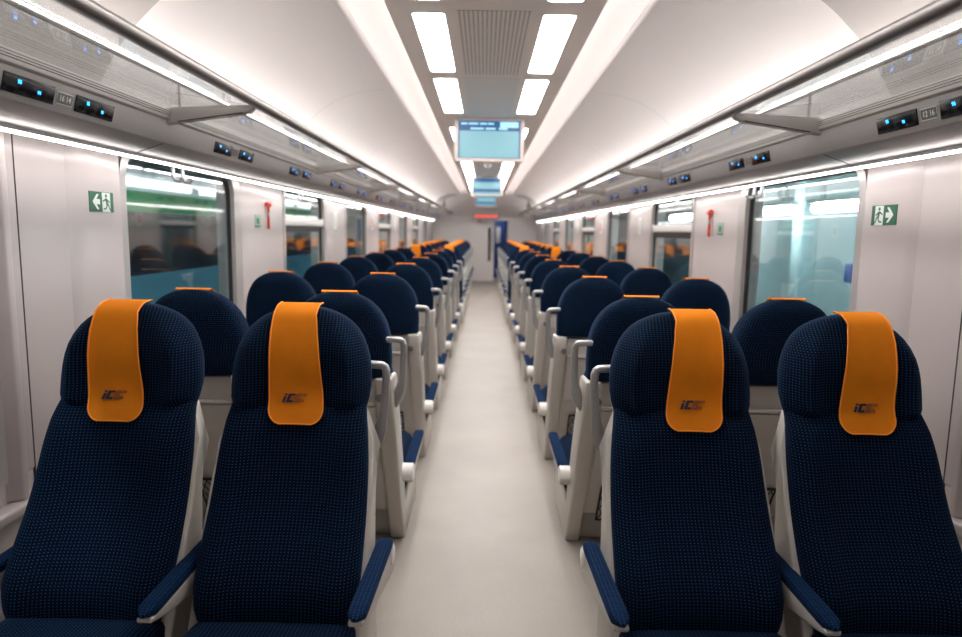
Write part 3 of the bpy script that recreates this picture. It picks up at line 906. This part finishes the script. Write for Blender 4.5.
# sloping header between the ceiling and the end wall
b = MB(); b.prism([(16.45, 2.25), (16.6, 2.10), (17.0, 1.90), (17.6, 1.78), (17.75, 1.64), (17.75, 2.4), (16.45, 2.3)], 'x', -1.0, 1.0)
struct('wall_header', b, M['vault'])
d = empty('door_1', (0, Y1-.03, 0)); d['kind'] = 'structure'
b = MB(); b.box(-.45, .23, -.02, .01, .01, 1.60); build('door_leaf', b, M['vault'], d, bevel=.004)
b = MB(); b.box(.07, .14, -.026, -.015, .55, 1.42); build('door_glass', b, M['black'], d)
b = MB(); b.tube([(.18, -.05, .8), (.18, -.05, 1.3)], .012, 8); build('door_handle', b, M['handle'], d)
b = MB(); b.box(.56, 1.4, Y1+1.6, Y1+1.7, 0, 2.3); b.box(-.2, .60, Y1+1.6, Y1+1.7, 0, 2.3); b.box(.59, .63, Y1+.08, Y1+1.6, 0, 2.3)
struct('wall_vestibule', b, M['blue'])
b = MB(); b.box(.30, .43, Y1+1.55, Y1+1.60, 1.0, 1.45)
tag(build('vestibule_notice', b, M['bluegrey'], bevel=.004), 'small pale board on the blue wall seen through the end doorway', 'notice')
b = MB(); b.box(-.2, 1.4, Y1+.08, Y1+1.7, 2.2, 2.25); struct('ceiling_vestibule', b, M['vault'])
vl = empty('vestibule_fill_light', (.5, Y1+.9, 2.2))  # added out of view to brighten the blue vestibule wall
b = MB(); b.box(-.25, .25, -.25, .25, -.02, 0); build('diffuser', b, M['lightpanel'], vl, bevel=.004)
b = MB(); b.box(-.27, .27, -.27, .27, -.008, .002); build('frame', b, M['white'], vl)
tag(vl, 'square fill light added in the vestibule beyond the end doorway', 'ceiling light')
o = empty('destination_display', (.0, 17.0, 1.70))
b = MB(); b.box(-.30, .34, 0, .04, -.04, .04); build('housing', b, M['gasket'], o, bevel=.004)
b = MB(); 
for i in range(9): b.box(-.28+i*.066, -.28+i*.066+.05, -.004, .0, -.025, .025)
build('led_characters', b, M['redled'], o, smooth=False)
tag(o, 'wide red-lettered display board hung above the aisle at the far end', 'display')
o = empty('pictogram_board', (-.1, 17.55, 1.60))
b = MB(); b.box(-.17, .17, 0, .02, -.06, .06); build('board', b, M['white'], o)
b = MB(); b.cyl((-.06, -.003, 0), .035, .006, 'y'); build('red_symbol', b, M['red'], o)
tag(o, 'white board with red round symbol above the end door', 'sign')
# ---------------------------------------------------------------- outside: station and neighbouring train
tr = empty('neighbouring_train', (-3.1, 4, 0))
tag(tr, 'train on the next track seen through the left windows, green striped and blue', 'train')
def TB(name, z0, z1, m, x=0.0, **k):
    b = MB(); b.box(x, x-.1, -5, 16, z0, z1); return build(name, b, m, tr, **k)
TB('lower_body', -.6, .88, M['steel_blue'])
TB('window_band', .88, 1.45, M['darkband'], -.02)
TB('green_stripe', 1.45, 1.63, M['trgreen'])
TB('cant_rail', 1.63, 1.78, M['trwhite'])
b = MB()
for q in range(6): b.box(.004, -.02, -.5+q*1.9, 1.2+q*1.9, 1.665, 1.745)  # added glowing strips stand in for a white streak of reflected lamp light
build('white_streak_glow', b, M['streakglow'], tr, smooth=False)
b = MB(); b.prism([(-.02, 1.78), (-.5, 1.9), (-1.2, 1.95), (-1.2, 1.7), (-.1, 1.7)], 'y', -5, 16); build('roof', b, M['steel_blue'], tr)
b = MB(); b.box(-7.6, -7.5, -6, 24, -1, 6); tag(build('station_wall', b, M['teal']), 'teal station wall beyond the neighbouring train, left side', 'wall', kind='structure')
b = MB(); b.box(-7.5, -1.6, -6, 24, -1.1, -1.0); struct('ground', b, M['platform'])
b = MB(); b.box(1.75, 5.2, -6, 24, -.4, -.1); struct('road_platform', b, M['platform'])
b = MB(); b.box(4.6, 4.8, -6, 24, -.1, 3.6); tag(build('platform_wall', b, M['palewall']), 'pale teal tiled wall behind the right platform', 'wall', kind='structure')
b = MB(); b.box(1.9, 4.8, -6, 24, 3.0, 3.1); struct('roof_platform', b, M['palewall'])
for i, (y, L_) in enumerate(((3.2, 1.1), (5.0, 1.3), (6.75, 1.0), (8.5, 1.3), (12.0, 1.5))):
    o = empty('platform_lamp', (3.5, y, 1.63))
    b = MB(); b.tube([(0, -L_/2, 0), (0, L_/2, 0)], .05, 10); build('tube', b, M['tube'], o)
    b = MB(); b.box(-.05, .05, -L_/2-.1, L_/2+.1, .052, .09); build('housing', b, M['white'], o)
    b = MB()
    for e in (-L_/3, L_/3): b.tube([(0, e, .09), (0, e, 1.37)], .01, 6)
    build('suspension_rod', b, M['handle'], o)
    tag(o, f'glowing platform tube lamp outside the right windows, {ordw[i]} along the platform', 'lamp', 'platform tube lamps')
b = MB(); b.box(3.9, 4.12, 8.4, 8.65, -.1, 3.0); tag(build('platform_column', b, M['palewall'], bevel=.02), 'pale square column on the right platform', 'column')
o = empty('platform_call_box', (4.1, 7.45, -.1))
b = MB(); b.box(-.09, .09, -.09, .09, .93, 1.14); build('box_body', b, M['blue'], o, bevel=.02)
b = MB(); b.cyl((0, 0, .465), .022, .93, 'z'); build('post', b, M['handle'], o)
tag(o, 'dark blue box on a post outside the large right window', 'call box')
for i, y in enumerate((1.0, 5.0, 9.0, 13.0)):
    o = empty('track_lamp', (-2.2, y, 3.0))
    b = MB(); b.box(-.08, .08, -.7, .7, -.02, .02); build('tube', b, M['tube'], o)
    b = MB(); b.box(-.1, .1, -.75, .75, .02, .07); build('housing', b, M['white'], o)
    tag(o, f'station tube lamp over the left track, {ordw[i]} along the train', 'lamp', 'station lamps over left track')

# ---------------------------------------------------------------- world, camera
w = bpy.data.worlds.new('World'); bpy.context.scene.world = w; w.use_nodes = True
w.node_tree.nodes['Background'].inputs[0].default_value = (.10, .17, .20, 1)
w.node_tree.nodes['Background'].inputs[1].default_value = .25

FPX = 670.0
cam = bpy.data.cameras.new('camera'); co = bpy.data.objects.new('camera', cam); COL.objects.link(co)
cam.sensor_fit = 'HORIZONTAL'; cam.sensor_width = 36; cam.lens = FPX*36/962
co.matrix_world = Matrix.Translation((-.025, 0, 1.33)) @ Matrix.Rotation(2.0/FPX, 4, 'Z') @ Matrix.Rotation(PI/2-math.atan(87.5/FPX), 4, 'X') @ Matrix.Rotation(.017, 4, 'Z')
cam.clip_start = .05; cam.clip_end = 100
cam.dof.use_dof = True; cam.dof.focus_distance = 1.95; cam.dof.aperture_fstop = 2.2
sc = bpy.context.scene; sc.camera = co
sc.view_settings.view_transform = 'Standard'; sc.view_settings.look = 'None'
sc.view_settings.gamma = 1; sc.view_settings.use_curve_mapping = False
sc.view_settings.exposure = 0.93
sc.cycles.max_bounces = 10; sc.cycles.diffuse_bounces = 5; sc.cycles.glossy_bounces = 4; sc.cycles.transparent_max_bounces = 16
sc.cycles.use_denoising = True
sc.cycles.sample_clamp_indirect = 6
